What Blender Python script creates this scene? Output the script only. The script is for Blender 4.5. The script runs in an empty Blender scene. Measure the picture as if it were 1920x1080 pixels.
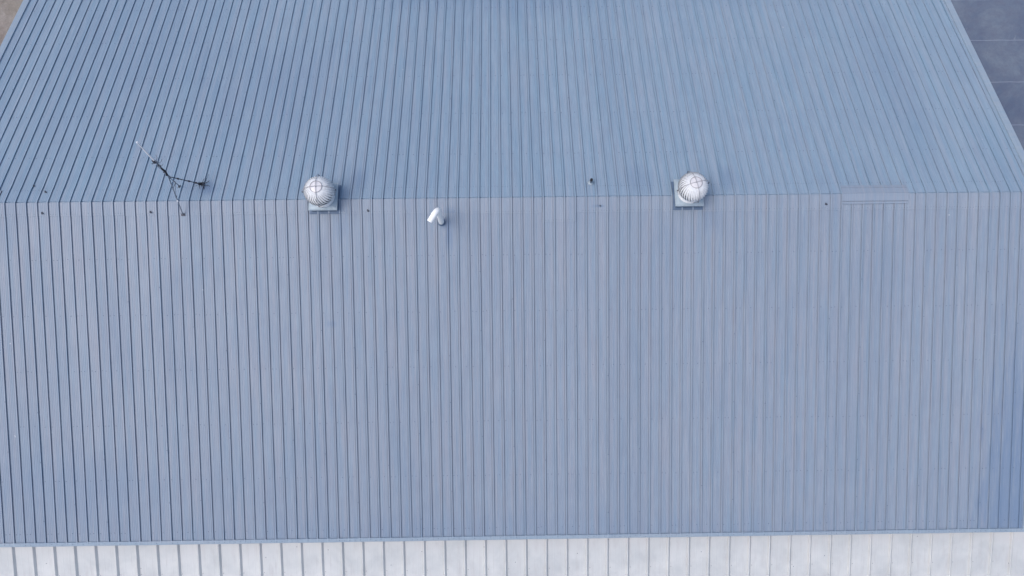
import bpy, bmesh, math, random
from mathutils import Vector, Matrix
random.seed(7)
sc = bpy.context.scene
C = sc.collection
R = math.radians

# ------------------------------------------------------------------ camera
cam_d = bpy.data.cameras.new('camera')
cam = bpy.data.objects.new('camera', cam_d); C.objects.link(cam)
cam_d.sensor_width = 36; cam_d.lens = 36*1290/1920
cam_d.clip_start = 0.1; cam_d.clip_end = 2000
def cam_axes(p, y, r):
    cp, sp = math.cos(p), math.sin(p)
    f = Vector((math.sin(y)*cp, math.cos(y)*cp, sp))
    rt = Vector((math.cos(y), -math.sin(y), 0)); up = rt.cross(f)
    return (rt*math.cos(r)+up*math.sin(r)), (-rt*math.sin(r)+up*math.cos(r)), f
rt, up, fw = cam_axes(R(-77.31330183), R(2.38207268), R(1.64664810))
m = Matrix.Identity(4)
for i in range(3):
    m[i][0] = rt[i]; m[i][1] = up[i]; m[i][2] = -fw[i]
m.translation = Vector((0.7071568, -6.80015633, 18.53820262))
cam.matrix_world = m
sc.camera = cam

# ------------------------------------------------------------------ light
SUN_EL, SUN_AZ = R(62), R(-108)      # azimuth of the sun measured from +Y, clockwise
w = bpy.data.worlds.new('World'); sc.world = w; w.use_nodes = True
nt = w.node_tree; nt.nodes.clear()
sky = nt.nodes.new('ShaderNodeTexSky'); sky.sky_type = 'NISHITA'; sky.sun_disc = False
sky.sun_elevation = SUN_EL; sky.sun_rotation = SUN_AZ
sky.air_density = 1.0; sky.dust_density = 3.0; sky.ozone_density = 1.0
bg = nt.nodes.new('ShaderNodeBackground'); bg.inputs[1].default_value = 0.15
wo = nt.nodes.new('ShaderNodeOutputWorld')
nt.links.new(sky.outputs[0], bg.inputs[0]); nt.links.new(bg.outputs[0], wo.inputs[0])
sd = bpy.data.lights.new('sun', 'SUN'); sd.energy = 0.95; sd.angle = R(40); sd.color = (1.0, 0.985, 0.965)
sun = bpy.data.objects.new('sun', sd); C.objects.link(sun)
sdir = Vector((math.sin(SUN_AZ)*math.cos(SUN_EL), math.cos(SUN_AZ)*math.cos(SUN_EL), math.sin(SUN_EL)))
sun.rotation_euler = sdir.to_track_quat('Z', 'Y').to_euler()
sun.location = sdir*40
sc.view_settings.view_transform = 'Standard'
sc.view_settings.look = 'None'
sc.view_settings.exposure = 0.30
sc.view_settings.gamma = 1.0

# ------------------------------------------------------------------ node helper
class NT:
    def __init__(s, name):
        s.m = bpy.data.materials.new(name); s.m.use_nodes = True
        s.t = s.m.node_tree; s.t.nodes.clear()
        s.out = s.t.nodes.new('ShaderNodeOutputMaterial')
        s.b = s.t.nodes.new('ShaderNodeBsdfPrincipled')
        s.t.links.new(s.b.outputs[0], s.out.inputs[0])
        s.co = s.t.nodes.new('ShaderNodeTexCoord').outputs['Object']
    def L(s, a, b):
        if isinstance(a, (int, float)): b.default_value = a
        elif isinstance(a, tuple): b.default_value = a
        else: s.t.links.new(a, b)
    def math(s, op, a, b=0.0, c=0.0, clamp=False):
        n = s.t.nodes.new('ShaderNodeMath'); n.operation = op; n.use_clamp = clamp
        s.L(a, n.inputs[0]); s.L(b, n.inputs[1]); s.L(c, n.inputs[2])
        return n.outputs[0]
    def sep(s, v=None):
        n = s.t.nodes.new('ShaderNodeSeparateXYZ'); s.L(v or s.co, n.inputs[0]); return n.outputs
    def comb(s, x, y, z=0.0):
        n = s.t.nodes.new('ShaderNodeCombineXYZ')
        s.L(x, n.inputs[0]); s.L(y, n.inputs[1]); s.L(z, n.inputs[2]); return n.outputs[0]
    def scale(s, v, sx, sy, sz):
        n = s.t.nodes.new('ShaderNodeVectorMath'); n.operation = 'MULTIPLY'
        s.L(v, n.inputs[0]); n.inputs[1].default_value = (sx, sy, sz); return n.outputs[0]
    def noise(s, v, sc_=1.0, det=3.0, rough=0.55, dist=0.0):
        n = s.t.nodes.new('ShaderNodeTexNoise'); s.L(v, n.inputs['Vector'])
        n.inputs['Scale'].default_value = sc_; n.inputs['Detail'].default_value = det
        n.inputs['Roughness'].default_value = rough; n.inputs['Distortion'].default_value = dist
        return n.outputs[0]
    def mr(s, v, a, b, c, d, smooth=False):
        n = s.t.nodes.new('ShaderNodeMapRange'); s.L(v, n.inputs[0])
        if smooth: n.interpolation_type = 'SMOOTHSTEP'
        for i, k in enumerate((a, b, c, d)): n.inputs[i+1].default_value = k
        return n.outputs[0]
    def mix(s, f, a, b, mode='MIX'):
        n = s.t.nodes.new('ShaderNodeMix'); n.data_type = 'RGBA'; n.blend_type = mode
        s.L(f, n.inputs[0]); 
        for k, i in ((a, 6), (b, 7)):
            if isinstance(k, tuple) and len(k) == 3: k = (*k, 1)
            s.L(k, n.inputs[i])
        return n.outputs[2]
    def bump(s, h, st, dist):
        n = s.t.nodes.new('ShaderNodeBump'); n.inputs['Strength'].default_value = st
        n.inputs['Distance'].default_value = dist; s.L(h, n.inputs['Height']); s.L(n.outputs[0], s.b.inputs['Normal'])
    def done(s, col, rough=0.5, metal=0.0, spec=0.5):
        if isinstance(col, tuple) and len(col) == 3: col = (*col, 1)
        s.L(col, s.b.inputs['Base Color']); s.L(rough, s.b.inputs['Roughness']); s.L(metal, s.b.inputs['Metallic'])
        s.b.inputs['Specular IOR Level'].default_value = spec
        return s.m

S = 0.3048                      # rib spacing
def roof_paint(name, c_a, c_b, c_dark, dark_patches, tint=1.0, along_y=True):
    t = NT(name)
    x, y, z = t.sep()
    long_v = t.scale(t.co, 9.0, 0.35, 0.0) if along_y else t.scale(t.co, 0.35, 9.0, 0.0)
    n1 = t.noise(long_v, 1.0, 4, 0.6)
    n2 = t.noise(t.scale(t.co, 0.55, 0.3, 0.0), 1.0, 4, 0.6, 0.4)
    n3 = t.noise(t.scale(t.co, 48.0, 0.8, 0.0), 1.0, 2, 0.6)
    n4 = t.noise(t.scale(t.co, 4.5, 1.6, 0), 1.0, 5, 0.7)
    col = t.mix(t.mr(n1, 0.35, 0.65, 0, 1), c_a, c_b)
    # every sheet aged a little differently
    pn = t.math('FLOOR', t.math('DIVIDE', x, S*3))
    wn = t.t.nodes.new('ShaderNodeTexWhiteNoise'); wn.noise_dimensions = '1D'; t.L(pn, wn.inputs['W'])
    col = t.mix(1.0, col, t.mix(wn.outputs[0], (0.965, 0.97, 0.98), (1.03, 1.02, 1.015)), 'MULTIPLY')
    col = t.mix(1.0, col, t.mix(t.mr(n3, 0.3, 0.7, 0, 1), (0.91, 0.92, 0.94), (1.09, 1.08, 1.06)), 'MULTIPLY')
    col = t.mix(1.0, col, t.mix(t.mr(n4, 0.3, 0.7, 0, 1), (0.965, 0.95, 0.95), (1.03, 1.04, 1.04)), 'MULTIPLY')
    col = t.mix(t.mr(n2, 0.5, 0.75, 0, 0.2), col, c_dark)
    # stain marks, darker patches and painted shade with places of their own: (x, y, rx, ry, strength, streakiness)
    for (sx, sy, rx, ry, st, streak) in dark_patches:
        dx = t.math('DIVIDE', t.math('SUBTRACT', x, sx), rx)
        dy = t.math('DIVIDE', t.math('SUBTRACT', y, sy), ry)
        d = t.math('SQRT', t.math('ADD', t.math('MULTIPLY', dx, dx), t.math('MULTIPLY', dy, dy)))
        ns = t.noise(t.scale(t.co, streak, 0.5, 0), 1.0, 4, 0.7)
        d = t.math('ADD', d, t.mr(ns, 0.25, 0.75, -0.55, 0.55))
        col = t.mix(t.mr(d, 0.15, 1.25, st, 0.0, True), col, c_dark)
    # fine specks
    sp = t.noise(t.co, 38.0, 2, 0.5)
    col = t.mix(t.mr(sp, 0.72, 0.80, 0, 0.30), col, c_dark)
    wd = t.noise(t.scale(t.co, 5.0, 4.0, 0), 1.0, 2, 0.5)
    col = t.mix(t.mr(wd, 0.775, 0.80, 0, 0.6), col, (0.55, 0.58, 0.6))
    t.bump(t.math('ADD', t.noise(t.scale(t.co, 14, 1.3, 0), 1, 3, 0.5), t.math('MULTIPLY', t.noise(t.co, 9.0, 3), 0.25)), 0.35, 0.004)
    return t.done(col, t.mr(n2, 0.3, 0.7, 0.46, 0.6), 0.0, 0.45)

CA = (0.225, 0.292, 0.372); CB = (0.272, 0.308, 0.370); FA = (0.228, 0.326, 0.422); FB = (0.280, 0.345, 0.426); CD = (0.165, 0.235, 0.345)  # far-side pair carries the bluer sky reflection in its colour
M = {}
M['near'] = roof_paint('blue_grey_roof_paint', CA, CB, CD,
    [(16.3, -7.6, 1.9, 4.2, 0.95, 9), (15.2, -9.0, 0.7, 1.2, 0.7, 9), (-0.90, -1.0, 0.10, 0.5, 1.0, 20), (-1.0, -0.72, 0.16, 0.16, 0.8, 12),  # darker lower right end; streak and darker patch beside the elbow pipe
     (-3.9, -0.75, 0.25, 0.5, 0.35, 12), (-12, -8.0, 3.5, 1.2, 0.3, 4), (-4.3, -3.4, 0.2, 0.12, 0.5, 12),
     (6.6, -0.6, 0.3, 0.5, 0.3, 12), (0, -9.5, 16, 0.8, 0.25, 3)])
M['far'] = roof_paint('blue_grey_roof_paint_far_sky_tint', FA, FB, CD,
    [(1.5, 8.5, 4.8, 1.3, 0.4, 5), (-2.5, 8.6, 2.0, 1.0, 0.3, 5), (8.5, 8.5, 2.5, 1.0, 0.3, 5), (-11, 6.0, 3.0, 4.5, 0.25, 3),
     (4.6, 0.6, 0.5, 0.6, 0.35, 12), (-7.75, 0.42, 0.30, 0.25, 0.8, 6), (-3.5, 0.7, 0.3, 0.5, 0.5, 9), (7.2, 0.6, 0.35, 0.5, 0.4, 9),  # soft shade beside the wire tangle painted in; darker patches near the vents
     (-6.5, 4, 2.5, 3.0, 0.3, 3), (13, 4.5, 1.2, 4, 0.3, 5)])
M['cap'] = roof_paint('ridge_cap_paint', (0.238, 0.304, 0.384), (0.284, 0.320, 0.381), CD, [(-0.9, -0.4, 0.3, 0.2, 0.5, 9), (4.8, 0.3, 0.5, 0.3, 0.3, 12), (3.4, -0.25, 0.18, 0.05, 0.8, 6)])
M['trim'] = roof_paint('trim_paint', (0.262, 0.338, 0.415), (0.292, 0.352, 0.415), CD, [], along_y=False)

def simple(name, col, rough=0.5, metal=0.0, var=0.06, sc_=6.0, bump=0.0, spec=0.5):
    t = NT(name)
    n = t.noise(t.co, sc_, 4, 0.6)
    a = tuple(c*(1-var) for c in col); b = tuple(min(1, c*(1+var)) for c in col)
    cc = t.mix(t.mr(n, 0.3, 0.7, 0, 1), a, b)
    if bump: t.bump(t.noise(t.co, sc_*4, 3), 0.4, bump)
    return t.done(cc, rough, metal, spec)
M['pvc'] = simple('white_plastic', (0.92, 0.92, 0.90), 0.45, 0, 0.02)
M['alu'] = simple('weathered_aluminium', (0.73, 0.74, 0.755), 0.62, 0.0, 0.12, 9)
M['alu_cap'] = simple('aluminium_top_disc', (0.74, 0.72, 0.73), 0.45, 0.1, 0.06, 9)
M['strap'] = simple('grey_steel_strap', (0.36, 0.35, 0.37), 0.5, 0.1)
M['galv'] = simple('galvanised_flashing', (0.34, 0.41, 0.46), 0.5, 0.15, 0.12, 5)
M['curb'] = simple('painted_curb', (0.10, 0.15, 0.23), 0.6, 0.0, 0.1)
M['black'] = simple('black_rubber_and_shade', (0.012, 0.013, 0.018), 0.7)
M['dark'] = simple('dark_steel', (0.05, 0.055, 0.075), 0.55, 0.3, 0.2, 20)
M['steel'] = simple('grey_galvanised_tube', (0.20, 0.23, 0.28), 0.45, 0.4, 0.15, 12)
M['whip'] = simple('pale_fibreglass', (0.80, 0.80, 0.82), 0.4)
M['screw'] = simple('dark_screw_head', (0.09, 0.115, 0.17), 0.5, 0.2)
M['wall'] = simple('blue_grey_wall_sheet', (0.20, 0.26, 0.34), 0.5)

def lean_mat():
    t = NT('mottled_white_sheet')
    x, y, z = t.sep()
    n = t.noise(t.co, 1.3, 5, 0.6, 0.3); n2 = t.noise(t.scale(t.co, 7, 1.4, 0), 1.0, 4, 0.65); n3 = t.noise(t.co, 26, 2, 0.5)
    col = t.mix(t.mr(n, 0.3, 0.7, 0, 1), (0.485, 0.50, 0.50), (0.625, 0.63, 0.615))
    col = t.mix(t.mr(n2, 0.5, 0.75, 0, 0.4), col, (0.43, 0.41, 0.40))
    ed = t.math('ADD', t.mr(y, -10.4, -9.4, 0, 1), t.mr(n, 0.3, 0.7, -0.4, 0.4))
    col = t.mix(t.mr(ed, 0.3, 1.0, 0, 0.35, True), col, (0.47, 0.46, 0.47))
    col = t.mix(t.mr(n3, 0.74, 0.8, 0, 0.35), col, (0.3, 0.28, 0.27))
    t.bump(n2, 0.3, 0.003)
    return t.done(col, 0.45)
M['lean'] = lean_mat()

def ground_mat():
    t = NT('gravelly_dirt')
    n = t.noise(t.co, 1.1, 7, 0.75, 0.5); n2 = t.noise(t.co, 5.0, 6, 0.8); n3 = t.noise(t.co, 0.15, 3)
    col = t.mix(t.mr(n, 0.3, 0.7, 0, 1), (0.17, 0.125, 0.105), (0.40, 0.36, 0.33))
    col = t.mix(t.mr(n2, 0.35, 0.7, 0, 0.7), col, (0.17, 0.15, 0.135))
    col = t.mix(t.mr(n3, 0.4, 0.6, 0, 0.4), col, (0.25, 0.25, 0.17))
    t.bump(t.math('ADD', n, n2), 0.6, 0.05)
    return t.done(col, 0.9, 0, 0.2)
def yard_mat():
    t = NT('blue_grey_concrete_slabs')
    x, y, z = t.sep()
    n = t.noise(t.co, 0.45, 8, 0.75, 0.6); n2 = t.noise(t.co, 3.0, 6, 0.8)
    col = t.mix(t.mr(n, 0.3, 0.7, 0, 1), (0.085, 0.115, 0.185), (0.185, 0.22, 0.265))
    col = t.mix(t.mr(n2, 0.4, 0.7, 0, 0.7), col, (0.115, 0.125, 0.18))
    col = t.mix(t.mr(t.noise(t.co, 1.7, 5, 0.75), 0.66, 0.78, 0, 0.6), col, (0.33, 0.35, 0.38))
    wob = t.math('MULTIPLY', t.math('SUBTRACT', t.noise(t.scale(t.co, 0.7, 0.0, 0), 1, 2), 0.5), 0.12)
    f = t.math('FRACT', t.math('DIVIDE', t.math('ADD', t.math('ADD', y, wob), 100.0-5.88+0.99+98*0), 1.98))
    # distance to the middle of the cell, 100-5.88+0.99 puts a joint on y = 5.88
    d = t.math('ABSOLUTE', t.math('SUBTRACT', f, JOINT))
    col = t.mix(t.mr(d, 0.002, 0.012, 0.55, 0.0), col, (0.36, 0.40, 0.47))
    # a mortar stain along some joints
    d2 = t.math('SUBTRACT', f, JOINT)
    col = t.mix(t.math('MULTIPLY', t.mr(t.math('ABSOLUTE', t.math('ADD', d2, 0.03)), 0.0, 0.035, 0.6, 0.0), t.mr(t.noise(t.scale(t.co, 0.9, 0.1, 0), 1.0, 3), 0.5, 0.62, 0, 1)), col, (0.05, 0.055, 0.09))
    t.bump(n2, 0.4, 0.01)
    return t.done(col, 0.8, 0, 0.3)
JOINT = ((5.88 + 100.0 - 5.88 + 0.99)/1.98) % 1.0
M['ground'] = ground_mat(); M['yard'] = yard_mat()

# ------------------------------------------------------------------ mesh helpers
class MB:
    def __init__(s): s.v = []; s.f = []; s.mi = []; s.sm = []
    def add(s, vs, fs, mi=0, smooth=False):
        o = len(s.v); s.v += [tuple(p) for p in vs]
        for f in fs: s.f.append([i+o for i in f]); s.mi.append(mi); s.sm.append(smooth)
    def grid(s, rows, mi=0, smooth=False, close=False):
        n = len(rows[0]); fs = []
        for i in range(len(rows)-1):
            for j in range(n if close else n-1):
                k = (j+1) % n
                fs.append([i*n+j, i*n+k, (i+1)*n+k, (i+1)*n+j])
        s.add([p for r in rows for p in r], fs, mi, smooth)
    def box(s, c, h, rot=None, mi=0):
        vs = []
        for dx in (-1, 1):
            for dy in (-1, 1):
                for dz in (-1, 1):
                    p = Vector((dx*h[0], dy*h[1], dz*h[2]))
                    if rot: p = rot @ p
                    vs.append(Vector(c)+p)
        s.add(vs, [[0,1,3,2],[4,6,7,5],[0,4,5,1],[2,3,7,6],[0,2,6,4],[1,5,7,3]], mi)
    def tube(s, pts, rad, n=10, mi=0, caps=True):
        pts = [Vector(p) for p in pts]
        if not isinstance(rad, (list, tuple)): rad = [rad]*len(pts)
        rows = []; prev = None
        for i, p in enumerate(pts):
            d = (pts[min(i+1, len(pts)-1)]-pts[max(i-1, 0)]).normalized()
            if prev is None:
                a = Vector((0, 0, 1)) if abs(d.z) < 0.9 else Vector((1, 0, 0))
                u = d.cross(a).normalized()
            else:
                u = (prev - d*prev.dot(d)).normalized()
            prev = u; w_ = d.cross(u)
            rows.append([p+(u*math.cos(2*math.pi*k/n)+w_*math.sin(2*math.pi*k/n))*rad[i] for k in range(n)])
        s.grid(rows, mi, True, True)
        if caps:
            s.add(rows[0], [list(range(n))[::-1]], mi); s.add(rows[-1], [list(range(n))], mi)
    def lathe(s, prof, c=(0, 0, 0), n=32, mi=0, smooth=True):
        rows = [[(c[0]+r*math.cos(2*math.pi*k/n), c[1]+r*math.sin(2*math.pi*k/n), c[2]+z) for k in range(n)] for r, z in prof]
        s.grid(rows, mi, smooth, True)
    def build(s, name, mats, parent=None, normals=True):
        me = bpy.data.meshes.new(name); me.from_pydata(s.v, [], s.f)
        for mm in (mats if isinstance(mats, list) else [mats]): me.materials.append(mm)
        me.polygons.foreach_set('material_index', s.mi); me.polygons.foreach_set('use_smooth', s.sm)
        me.update()
        if normals:
            b = bmesh.new(); b.from_mesh(me); bmesh.ops.recalc_face_normals(b, faces=b.faces[:]); b.to_mesh(me); b.free()
        o = bpy.data.objects.new(name, me); C.objects.link(o)
        if parent: o.parent = parent
        return o
def tag(o, label=None, cat=None, group=None, kind=None):
    if label: o['label'] = label
    if cat: o['category'] = cat
    if group: o['group'] = group
    if kind: o['kind'] = kind
    return o
def empty(name, loc, label, cat, group=None):
    o = bpy.data.objects.new(name, None); C.objects.link(o); o.location = loc
    o.empty_display_size = 0.3
    return tag(o, label, cat, group)
def copy_tree(o, parent=None):
    c = o.copy(); C.objects.link(c); c.parent = parent
    for ch in [q for q in bpy.data.objects if q.parent == o]: copy_tree(ch, c)
    return c

# ------------------------------------------------------------------ setting
GZ = -8.0
g = MB(); g.add([(-600, -600, GZ), (600, -600, GZ), (600, 600, GZ), (-600, 600, GZ)], [[0, 1, 2, 3]])
tag(g.build('ground', M['ground']), kind='structure')
g = MB(); g.box((38, 5, GZ+0.03), (22.3, 40, 0.05))
tag(g.build('pavement', M['yard']), kind='structure')

# ------------------------------------------------------------------ warehouse
TH = 0.28917255          # roof pitch, radians (16.57 deg)
CT, ST = math.cos(TH), math.sin(TH)
TE = 9.885               # slope length
XL, XR = -15.69, 16.115
def P(sd_, x, t, h):     # sd_=+1: slope towards the viewer
    return Vector((x, -sd_*(t*CT + h*ST), -t*ST + h*CT))
house = empty('warehouse', (0, 0, GZ), 'large warehouse with ribbed blue grey metal roof and a ridge across it', 'building')
HZ = Vector((0, 0, -GZ))
def hb(mb, name, mats, parent=house, **k):
    o = mb.build(name, mats, parent, **k)
    if parent is house: o.location = (0, 0, -GZ)   # keep mesh coordinates equal to world coordinates
    return o

def rib_profile(n0, n1, x0, x1, big=1.0):
    """cross-section (x, h) of the sheet: tall narrow ribs ending at x = n*S, two faint pencil ribs between"""
    pts = [(x0, 0.0)]
    for n in range(n0, n1+1):
        X = n*S + JX[n]
        lap = 1 if n % 3 == 0 else 0
        H = 0.032 + 0.003*lap
        pr = [(X-0.056, 0.0), (X-0.054, -0.012), (X-0.031, -0.012), (X-0.030, H-0.012), (X-0.0395, H-0.009), (X-0.039, H-0.001), (X-0.036, H), (X-0.010, H+0.001), (X-0.002, H-0.002),
              (X-0.002, H-0.010-0.002*lap), (X-0.010, H-0.012), (X-0.009, -0.008), (X+0.005+0.003*lap, -0.008), (X+0.008+0.003*lap, 0.0)]
        for k, q in enumerate((0.26, 0.42, 0.58, 0.74)):
            cx = X + q*S
            pr += [(cx-0.009, 0.0), (cx-0.004, 0.0040), (cx+0.004, 0.0040), (cx+0.009, 0.0)]
        for a in pr:
            if x0 < a[0] < x1: pts.append(a)
    pts.append((x1, 0.0))
    return pts
JX = {n: random.uniform(-0.004, 0.004) for n in range(-80, 80)}

def screw(mb, sd_, x, t, h=0.0, r=0.012, mi=1):
    c = [P(sd_, x+r*math.cos(a), t+r*math.sin(a), h+0.001) for a in [k*math.pi/3 for k in range(6)]]
    d = [P(sd_, x+.6*r*math.cos(a), t+.6*r*math.sin(a), h+0.008) for a in [k*math.pi/3 for k in range(6)]]
    fs = [[k, (k+1) % 6, 6+(k+1) % 6, 6+k] for k in range(6)] + [[6+k for k in range(6)]]
    mb.add(c+d, fs, mi)

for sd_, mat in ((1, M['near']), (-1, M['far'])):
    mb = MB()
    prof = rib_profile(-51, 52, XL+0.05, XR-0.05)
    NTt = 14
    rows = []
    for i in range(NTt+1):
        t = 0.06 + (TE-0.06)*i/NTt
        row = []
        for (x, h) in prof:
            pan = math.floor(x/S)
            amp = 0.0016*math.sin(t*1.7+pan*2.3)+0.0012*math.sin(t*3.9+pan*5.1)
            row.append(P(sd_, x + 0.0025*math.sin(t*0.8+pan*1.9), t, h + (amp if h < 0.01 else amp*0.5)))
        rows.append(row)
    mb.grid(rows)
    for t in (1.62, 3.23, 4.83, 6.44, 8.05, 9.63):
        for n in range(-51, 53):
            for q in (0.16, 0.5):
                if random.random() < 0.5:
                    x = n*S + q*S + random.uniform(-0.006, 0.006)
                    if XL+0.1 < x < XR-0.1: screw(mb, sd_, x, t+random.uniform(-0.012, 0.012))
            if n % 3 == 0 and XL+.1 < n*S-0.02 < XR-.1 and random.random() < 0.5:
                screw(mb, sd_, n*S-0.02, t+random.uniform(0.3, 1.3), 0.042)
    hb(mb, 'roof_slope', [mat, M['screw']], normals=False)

# ridge cap: pressed to the same ribs, laid in several lengths
def cap_piece(mb, x0, x1, tn, tf, lift):
    n0, n1 = math.floor(x0/S)-1, math.ceil(x1/S)+1
    prof = rib_profile(n0, n1, x0, x1)
    rows = []
    for sd_, t in ((-1, tf), (-1, tf-0.004), (-1, 0.12), (-1, 0.034), (-1, 0.030), (-1, 0.014), (0, 0), (1, 0.035), (1, 0.12), (1, tn-0.004), (1, tn)):
        row = []
        for (x, h) in prof:
            hh = h + lift
            if t in (tf, tn): hh -= (lift - 0.001)
            if t in (0.014, 0.030) and sd_ < 0: hh -= 0.022 if h < .01 else 0.003
            row.append(P(sd_, x, t, hh) if sd_ else Vector((x, 0, hh/CT)))
        rows.append(row)
    mb.grid(rows)
    mb_s = []
    for n in range(n0, n1):
        for sd_, t in ((1, tn-0.06), (-1, tf-0.06)):
            for q in (0.13, 0.38, 0.62, 0.86):
                x = n*S+q*S
                if x0+0.02 < x < x1-0.05 and random.random() < 0.75: screw(mb, sd_, x, t+random.uniform(-.01, .01), lift, 0.008)
mb = MB()
for (a, b, tn, tf, lf) in [(-44.72, -32.96, .385, .49, .008), (-33.0, -22.96, .40, .48, .006), (-23.0, -11.96, .39, .47, .0085),
                           (-12.0, -0.96, .41, .46, .006), (-1.0, 5.84, .44, .46, .008), (5.8, 8.98, .70, .47, .010), (8.95, 20.04, .44, .45, .007),
                           (20.0, 31.04, .45, .46, .0055), (31.0, 45.04, .45, .46, .008), (45, 52.6, .46, .46, .006)]:
    cap_piece(mb, a*S, b*S, tn, tf, lf)
cap = hb(mb, 'ridge_cap', [M['cap'], M['screw']], normals=False)
cap.data.materials.append(M['far'])  # far half of the cap takes the same sky-tinted colour
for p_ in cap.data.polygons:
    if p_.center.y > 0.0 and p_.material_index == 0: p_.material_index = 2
cap.data.update()
# a thicker end piece at the left end, its cut edge dark and open
mb = MB(); cap_piece(mb, XL+0.05, -44.75*S, .40, .43, .026)
mb.add([P(1, -44.74*S, .40, 0.0), P(1, -44.74*S, .40, .03), Vector((-44.74*S, 0, .031)), Vector((-44.74*S, 0, .0)), P(-1, -44.74*S, .43, .03), P(-1, -44.74*S, .43, .0)],
       [[0, 1, 2, 3], [3, 2, 4, 5]], 2)
o = hb(mb, 'ridge_cap', [M['cap'], M['screw'], M['dark']], normals=False)

# flat flashing over six pans of the ridge
mb = MB()
fx0, fx1 = 33.95*S, 40.15*S
path = [(-1, .285, .004), (-1, .280, .046), (-1, .20, .052), (-1, .193, .038), (-1, .183, .038), (-1, .178, .053), (-1, .08, .053), (-1, .025, .054), (-1, .012, .044), (0, 0, .056), (1, .045, .055), (1, .05, .052), (1, .194, .055), (1, .200, .026), (1, .217, .026), (1, .222, .050), (1, .272, .050), (1, .278, .046), (1, .279, .003)]
rows = []
for sd_, t, h in path:
    rows.append([P(sd_, x, t, h+0.001*math.sin(x*7)) if sd_ else Vector((x, 0, h/CT)) for x in [fx0+(fx1-fx0)*k/12 for k in range(13)]])
mb.grid(rows)
for xe in (fx0, fx1):
    top = [P(sd_, xe, t, h) if sd_ else Vector((xe, 0, h/CT)) for sd_, t, h in path]
    bot = [P(sd_, xe, t, 0) if sd_ else Vector((xe, 0, 0)) for sd_, t, h in path]
    mb.grid([top, bot])
fl = mb.build('ridge_flashing', [M['cap']], cap)
tag(fl, 'smooth flat flashing covering six roof pans on the ridge')

# small dark clips poking out under the cap
for (x, y) in [(-12.383, .346), (-12.376, -.284), (-9.325, -.287), (-3.183, -.307), (9.884, -.262), (3.42, -0.24), (-12.78, 0.56)]:
    mb = MB(); sd_ = 1 if y < 0 else -1; t = abs(y)/CT
    big = 0.85 if x not in (3.42, -12.78) else 0.6
    r = Matrix.Rotation(random.uniform(-.5, .5), 3, 'Z')
    c = P(sd_, x, t, 0.03)
    mb.tube([c-Vector((0, 0, .03)), c+Vector((0, 0, .012))], 0.022*big, 8)
    mb.box(c+Vector((0.012, -0.012, 0.004)), (0.030*big, 0.016*big, 0.010), r)
    mb.box(c+Vector((-0.004, 0.026*big, 0.0)), (0.012*big, 0.018*big, 0.014), r)
    mb.build('clip', M['dark'], cap)

# eave trim of the near and far side
for sd_ in (1, -1):
    mb = MB()
    sec = [(TE-0.018, 0.002), (TE-0.012, 0.038), (TE+0.004, 0.042), (TE+0.088, 0.036), (TE+0.100, 0.028), (TE+0.098, -0.12), (TE+0.06, -0.125)]
    rows = []
    for t, h in sec:
        rows.append([P(sd_, XL-0.05+(XR-XL+0.1)*k/60, t+0.0025*math.sin(k*1.3), h+0.0018*math.sin(k*2.1)) for k in range(61)])
    mb.grid(rows)
    for n in range(-51, 53):
        for q in (0.05, 0.55):
            x = n*S+q*S
            if XL < x < XR and random.random() < .7: screw(mb, sd_, x, TE+0.03+random.uniform(-.008, .03), 0.043, .009)
    hb(mb, 'eave_trim', [M['trim'], M['screw']], normals=False)
# rake trims
for xs, out in ((XL, -1), (XR, 1)):
    mb = MB()
    sec = [(-0.19, 0.002), (-0.188, 0.040), (0.0, 0.052), (0.012, 0.048), (0.014, -0.22), (-0.02, -0.225)]
    for sd_ in (1, -1):
        rows = []
        for dx, h in sec:
            rows.append([P(sd_, xs+out*dx, t, h) if t > 0 else Vector((xs+out*dx, 0, h/CT)) for t in [TE*k/10 for k in range(11)]])
        mb.grid(rows)
    hb(mb, 'rake_trim', [M['trim']], normals=False)

# walls
YE, ZE = TE*CT-0.15, -TE*ST
def wall_rib(mb, a, b, z0, ztop):
    a, b = Vector(a), Vector(b); d = (b-a); L = d.length; d.normalize(); nrm = Vector((d.y, -d.x, 0))
    bot, top = [], []
    k = 0.0
    while k < L:
        for q, h in ((0, 0), (0.23, 0), (0.245, 0.03), (0.285, 0.03)):
            s_ = min(k+q, L); p = a+d*s_+nrm*h
            bot.append((p.x, p.y, z0)); top.append((p.x, p.y, ztop(p)))
        k += S
    mb.grid([bot, top])
zt = lambda p: -abs(p.y)*math.tan(TH)-0.04
for a, b in (((XL+.1, -YE, 0), (XR-.1, -YE, 0)), ((XR-.1, YE, 0), (XL+.1, YE, 0))):
    mb = MB(); wall_rib(mb, a, b, GZ, zt); hb(mb, 'wall', [M['wall']], normals=False)
for x in (XL+.1, XR-.1):
    mb = MB()
    for q in ((-YE, 0), (0, YE)):
        y0, y1 = q
        wall_rib(mb, (x, y0, 0) if x > 0 else (x, y1, 0), (x, y1, 0) if x > 0 else (x, y0, 0), GZ, zt)
    hb(mb, 'wall', [M['wall']], normals=False)

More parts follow.
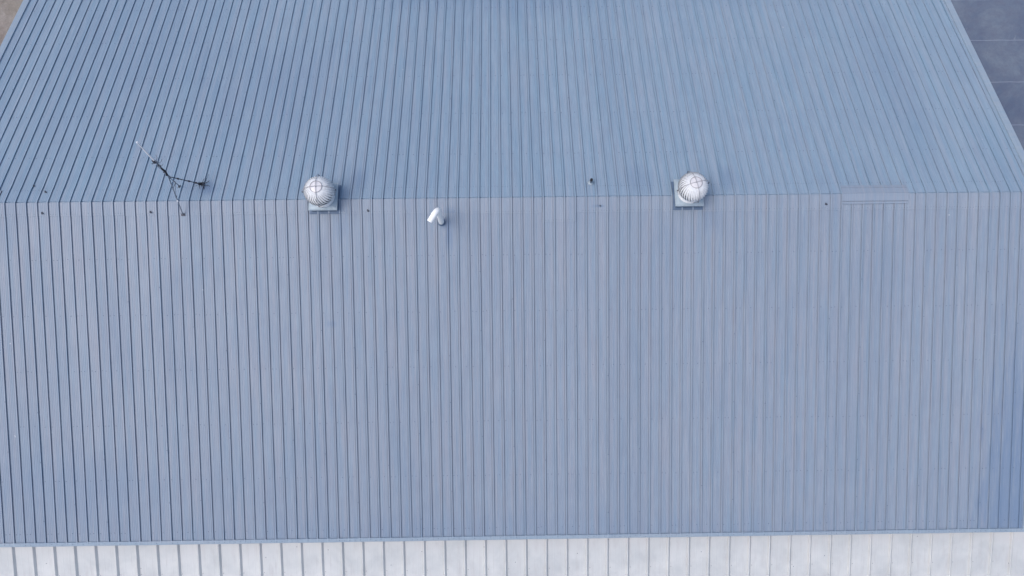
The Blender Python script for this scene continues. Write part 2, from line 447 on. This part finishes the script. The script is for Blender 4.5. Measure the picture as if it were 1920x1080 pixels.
# lower lean-to roof under the near eave
T2 = R(18.6); C2, S2 = math.cos(T2), math.sin(T2)
Y0, Z0 = -(TE*CT-0.12), ZE-0.27
def Q(x, t, h): return Vector((x, Y0-(t*C2+h*S2), Z0-t*S2+h*C2))
mb = MB(); pts = [(XL, 0)]
for k in range(-25, 29):
    X = 2*k*S + 0.012 + random.uniform(-.004, .004)
    if XL+.1 < X < 16.9:
        for dx, h in ((-0.062, 0), (-.058, -.004), (-.050, -.004), (-0.034, .050), (-0.028, 0.055), (-0.008, 0.055), (-0.002, 0.050), (0.044, -0.006), (0.054, -.006), (0.057, 0)):
            pts.append((X+dx, h))
        for q in (0.22, 0.41):
            pts += [(X+q-.012, 0), (X+q, 0.002), (X+q+.012, 0)]
pts.append((17.0, 0)); pts = sorted([p for p in pts if p[0] <= 17.0], key=lambda p: p[0])
rows = []
for i in range(11):
    t = 4.5*i/10
    rows.append([Q(x, t, h+0.0015*math.sin(t*4+math.floor(x/(2*S))*2.2)) for x, h in pts])
mb.grid(rows)
for t in (1.2, 2.4, 3.6, 4.35):
    for k in range(-25, 26):
        x = 2*k*S+0.09
        if XL < x < XR:
            c = [Q(x+.011*math.cos(a), t+.011*math.sin(a), .004) for a in [j*math.pi/3 for j in range(6)]]
            mb.add(c, [list(range(6))], 1)
o = hb(mb, 'lean_to_roof', [M['lean'], M['screw']], normals=False)
tag(o, 'pale mottled sheet roof strip below the eave')
mb = MB(); mb.box(Q((XL+XR)/2, 4.55, -0.03), ((XR-XL)/2+0.6, 0.06, 0.09)); mb.build('gutter', M['trim'], o)
mb = MB(); yb = Q(0, 4.35, 0).y
wall_rib(mb, (XL+.1, yb, 0), (XR-.1, yb, 0), GZ, lambda p: Q(0, 4.35, -.03).z)
hb(mb, 'wall', [M['wall']], normals=False)

# ------------------------------------------------------------------ turbine vents
def make_vent(loc, label):
    root = empty('turbine_vent', loc, label, 'roof vent', 'spinning turbine vents on the ridge')
    a = 0.395; ph = 0.17
    mb = MB()     # curb: skirt that follows both slopes
    rows_t, rows_b = [], []
    hs = 0.35
    per = [(-hs, -hs), (0, -hs), (hs, -hs), (hs, 0), (hs, hs), (0, hs), (-hs, hs), (-hs, 0), (-hs, -hs)]
    mb.grid([[(x, y, -abs(y)*math.tan(TH)+0.0) for x, y in per], [(x, y, ph-0.005) for x, y in per]])
    mb.build('curb', M['curb'], root)
    mb = MB()     # sloping skirt flashing lying on the ribs
    hs2 = 0.43
    per2 = [(-hs2, -hs2), (0, -hs2), (hs2, -hs2), (hs2, 0), (hs2, hs2), (0, hs2), (-hs2, hs2), (-hs2, 0), (-hs2, -hs2)]
    mb.grid([[(x, y, -abs(y)*math.tan(TH)+0.046) for x, y in per2], [(x*.83, y*.83, -abs(y*.83)*math.tan(TH)+0.052) for x, y in per2]])
    mb.build('flashing', M['curb'], root)
    mb = MB()     # top plate with folded lip
    rows = []
    for s_, z in ((a-0.012, ph-0.045), (a+0.006, ph-0.045), (a+0.008, ph-0.004), (a, ph), (a-0.02, ph-0.0), (a-0.026, ph+0.006), (0.30, ph+0.02)):
        rows.append([(-s_, -s_, z), (0, -s_, z), (s_, -s_, z), (s_, 0, z), (s_, s_, z), (0, s_, z), (-s_, s_, z), (-s_, 0, z)])
    mb.grid(rows, close=True)
    mb.add([(x, y, ph+0.02) for x, y in [(-.3, -.3), (0, -.3), (.3, -.3), (.3, 0), (.3, .3), (0, .3), (-.3, .3), (-.3, 0)]], [list(range(8))])
    mb.build('base_plate', M['galv'], root)
    mb = MB(); mb.lathe([(0.33, ph+0.015), (0.335, ph+0.03), (0.305, ph+0.035), (0.30, 0.36), (0.325, 0.365), (0.325, 0.385), (0.30, 0.385)], n=40)
    mb.build('throat', M['alu'], root)
    mb = MB(); mb.lathe([(0.001, 0.372), (0.29, 0.372)], n=32); mb.build('throat_shade_disc', M['black'], root)  # black disc added for the dark inside the open throat
    # head: curved louvre blades
    N = 34; zc = 0.62
    mb = MB()
    prof = [(0.150, .315), (0.200, .305), (0.260, .275), (0.320, .225), (0.368, .160), (0.403, .085), (0.418, .010), (0.412, -.065), (0.388, -.135), (0.350, -.195), (0.310, -.235)]
    for b in range(N):
        a0 = 2*math.pi*b/N
        da = 2*math.pi/N
        rows = []
        for i, (r, z) in enumerate(prof):
            f = i/(len(prof)-1)
            tw = TW*(f**1.1)
            g_ = math.sin(min(1, f*1.25)*math.pi/2)
            row = []
            for q in (0, .25, .5, .75, 1.0):
                ang = a0 + tw + da*(q*(1.04-0.58*f**2.2))
                dr = (-0.020*g_*(1-q)**1.0) + 0.010*math.sin(q*math.pi) - 0.030*f*f*(1-q)
                row.append(((r+dr)*math.cos(ang), (r+dr)*math.sin(ang), zc+z-0.010*(1-q)*g_))
            rows.append(row)
        mb.grid(rows, 0, True)
    mb.lathe([(0.315, zc-.245), (0.32, zc-.225), (0.30, zc-.225)], n=40)
    mb.build('louvred_head', M['alu'], root, normals=False)
    mb = MB(); mb.lathe([(r_*0.80, zc+z_*0.84) for r_, z_ in prof], n=32); mb.build('gap_shade_drum', M['black'], root)  # added black drum, stands in for the shade between the blades
    mb = MB(); mb.lathe([(0.001, zc+.338), (0.06, zc+.336), (0.11, zc+.330), (0.150, zc+.322), (0.160, zc+.318), (0.162, zc+.308), (0.14, zc+.305)], n=36)
    mb.build('top_disc', M['alu_cap'], root)
    mb = MB()
    rr_ = [Vector((0.163*math.cos(2*math.pi*k/36), 0.163*math.sin(2*math.pi*k/36), zc+.327)) for k in range(37)]
    mb.tube(rr_, 0.0085, 6, caps=False); mb.build('ring', M['strap'], root)
    for k in range(2):            # two straps crossing over the dome down to the base
        an = SA + k*math.pi/2
        pts = []
        for j in range(25):
            e = -math.pi*0.62 + 2*math.pi*0.62*j/24
            rad = 0.452*math.sin(e); z = zc + (0.372*math.cos(e) if math.cos(e) > 0 else 0.40*math.cos(e))
            pts.append((rad*math.cos(an), rad*math.sin(an), z))
        mb = MB(); mb.tube(pts, 0.0075, 6); 
        for s_ in (-1, 1):
            mb.tube([(s_*0.408*math.cos(an), s_*0.408*math.sin(an), zc-.14), (s_*0.33*math.cos(an), s_*0.33*math.sin(an), ph+.03)], .008, 6)
        st = mb.build('strap', M['strap'], root)
        for s_ in (-1, 1):
            mb = MB(); c = Vector((s_*0.455*math.cos(an), s_*0.455*math.sin(an), zc+0.0))
            mb.tube([c-Vector((0, 0, .02)), c+Vector((0, 0, .022))], 0.016, 8)
            mb.build('bolt', M['dark'], st)
    mb = MB(); mb.tube([(0, 0, zc+.335), (0, 0, zc+.385)], [0.018, 0.012], 8); mb.build('hub', M['strap'], root)
    return root
TW = R(38); SA = R(3)
make_vent((-4.40, 0.035, 0), 'silver turbine vent on the left, on the ridge between the antenna and the white pipe')
SA = R(14)
make_vent((5.925, 0.04, 0), 'silver turbine vent on the right, on the ridge beside the long flat flashing')

# ------------------------------------------------------------------ white elbow vent pipe
root = empty('vent_pipe', (-1.098, -0.655, -0.195), 'white plastic vent pipe with bent elbow top on the near slope', 'vent pipe')
O = Vector(root.location)
ZR = 0.97; AR = R(104)
mb = MB()
top = Vector((-1.098, -.655, .80))-O
dirh = Vector((-0.57, -0.82, 0)).normalized()
pts = [(0, 0, 0.0), (0, 0, .5), (0, 0, ZR)]
rp = MB(); rp.tube(pts, 0.080, 20); rp.build('pipe', M['pvc'], root)
# elbow fitting
mb = MB(); zc0 = ZR; Rb = 0.11; el = []; ra = []
for k in range(11):
    a_ = AR*k/10
    el.append(Vector((0, 0, zc0+.05)) + dirh*(Rb*(1-math.cos(a_))) + Vector((0, 0, Rb*math.sin(a_)))); ra.append(0.084)
el = [Vector((0, 0, zc0-.06)), Vector((0, 0, zc0-.012)), Vector((0, 0, zc0-.01))] + el; ra = [0.088, 0.088, 0.084] + ra
d2 = (dirh*math.sin(AR) + Vector((0, 0, math.cos(AR)))).normalized()
e0 = el[-1]
el += [e0+d2*0.004, e0+d2*0.05]; ra += [0.088, 0.088]
mb.tube(el, ra, 20); mb.build('elbow', M['pvc'], root)
mb = MB(); mb.tube([e0+d2*0.03, e0+d2*0.25, e0+d2*0.26], [0.080, 0.080, 0.076], 20); mb.build('outlet', M['pvc'], root)
mb = MB(); mb.lathe([(0.105, 0.02), (0.10, 0.034), (0.085, 0.045), (0.078, 0.10), (0.0695, 0.105)], n=24); 
bo = mb.build('boot', M['curb'], root); bo.rotation_euler = (TH*0.6, 0, 0)

# ------------------------------------------------------------------ small stub pipe
root = empty('stub_pipe', (3.187, 0.475, -0.142), 'small dark open stub pipe standing on the far slope above the ridge', 'vent pipe')
mb = MB(); mb.tube([(0, 0, 0), (0, 0, .27)], 0.032, 14); mb.build('pipe', M['steel'], root)
mb = MB(); mb.lathe([(0.001, .272), (0.028, .272), (0.038, .285), (0.041, .22), (0.034, .215)], n=16); mb.build('collar', M['black'], root)
mb = MB(); mb.lathe([(0.085, 0.02), (0.08, 0.04), (0.05, 0.05), (0.04, 0.10), (0.033, .105)], n=18); b_ = mb.build('boot', M['galv'], root); b_.rotation_euler = (-TH, 0, 0)

# ------------------------------------------------------------------ antenna on a tripod
root = empty('antenna', (-8.33, 0.2, -0.1), 'tilted whip antenna on a dark tripod straddling the ridge, wires tangled at its foot', 'antenna')
O = Vector(root.location)
def V(*a): return Vector(a)-O
apex = V(-8.27, .263, 1.2); mid = V(-8.225, .345, 2.02); tip = V(-8.278, .497, 2.8)
f1 = V(-8.41, -.37, -.08); f2 = V(-8.02, .575, -.14); f3 = V(-8.60, .50, -.12)
mb = MB()
jit = lambda s_: Vector((random.uniform(-s_, s_), random.uniform(-s_, s_), random.uniform(-s_, s_)))
mb.tube([apex-Vector((0, .01, .12)), apex.lerp(mid, .5), mid+(mid-apex)*0.05], .019, 8)
mst = mb.build('mast', M['steel'], root)
mb = MB()      # black cable wound round the mast
pts = []
for k in range(60):
    f = k/59; a_ = f*26
    c = apex.lerp(mid, f*0.86-0.02); pts.append(c+Vector((math.cos(a_), math.sin(a_), 0))*(.024+.010*math.sin(f*17)))
mb.tube(pts, .010, 5); mb.tube([apex.lerp(mid, .1), apex.lerp(mid, .3)+Vector((.02, .02, 0)), apex.lerp(mid, .55)], .028, 6)
mb.build('cable', M['black'], root)
mb = MB(); mb.tube([mid, mid.lerp(tip, .5), tip], [.024, .021, .018], 8); mb.tube([tip, tip+(tip-mid).normalized()*.035], .022, 8)
mb.build('whip', M['whip'], root)
mb = MB()      # clamp and short radial stubs at the foot of the whip
mb.box(mid+Vector((-.02, 0, 0)), (.035, .03, .06), Matrix.Rotation(.5, 3, 'Z'))
mb.build('clamp', M['dark'], root)
mb = MB()
for k in range(7):
    a_ = k*0.95+.2; b0 = mid-Vector((0, 0, random.uniform(0, .28)))
    L_ = random.uniform(.10, .2)
    mb.tube([b0, b0+Vector((math.cos(a_)*L_*.6, math.sin(a_)*L_*.6, .02)), b0+Vector((math.cos(a_+.3)*L_, math.sin(a_+.3)*L_, .07))], .0055, 5)
mb.build('radials', M['dark'], root)
for a_, b_, mt, r_ in ((apex, f1, 'steel', .014), (apex, f2, 'dark', .013), (apex, f3, 'steel', .013)):
    mb = MB(); mb.tube([a_, b_], r_, 7)
    if mt == 'dark':
        for q in (.28, .62, .85): mb.tube([a_.lerp(b_, q-.015), a_.lerp(b_, q+.015)], .028, 7)
    else:
        mb.tube([a_.lerp(b_, .50), a_.lerp(b_, .52)], .028, 7)
    lg = mb.build('leg', M[mt], root)
    mb = MB(); mb.box(b_+Vector((0, 0, -.005)), (.05, .035, .008), Matrix.Rotation(-TH if b_.y > 0 else TH, 3, 'X')); mb.build('foot', M['dark'], lg)
for q1, q2 in ((.30, .62), (.45, .62)):
    mb = MB(); mb.tube([apex.lerp(f1, q1), apex.lerp(f3, q2)], .009, 6); mb.build('brace', M['steel'], root)
mb = MB(); mb.tube([apex.lerp(f1, .60), apex.lerp(f1, .64)], .019, 7); mb.build('tape', M['whip'], root)
rnd = random.Random(3)
mb = MB()      # tangle of loose wire and twigs at the far foot
for k in range(17):
    p = f2+Vector((rnd.uniform(-.02, .14), rnd.uniform(-.05, .05), .03)); d = Vector((rnd.uniform(-.3, 1), rnd.uniform(-1, .8), rnd.uniform(-.1, .9))).normalized()
    pts = [p]
    for j in range(5):
        d = (d+Vector((rnd.uniform(-.8, .8), rnd.uniform(-.8, .8), rnd.uniform(-.8, .4)))).normalized()
        p = p+d*0.055
        if p.z < f2.z-.02: p.z = f2.z+.01
        pts.append(p)
    mb.tube(pts, rnd.uniform(.003, .006), 5)
mb.build('wire_tangle', M['black'], root)
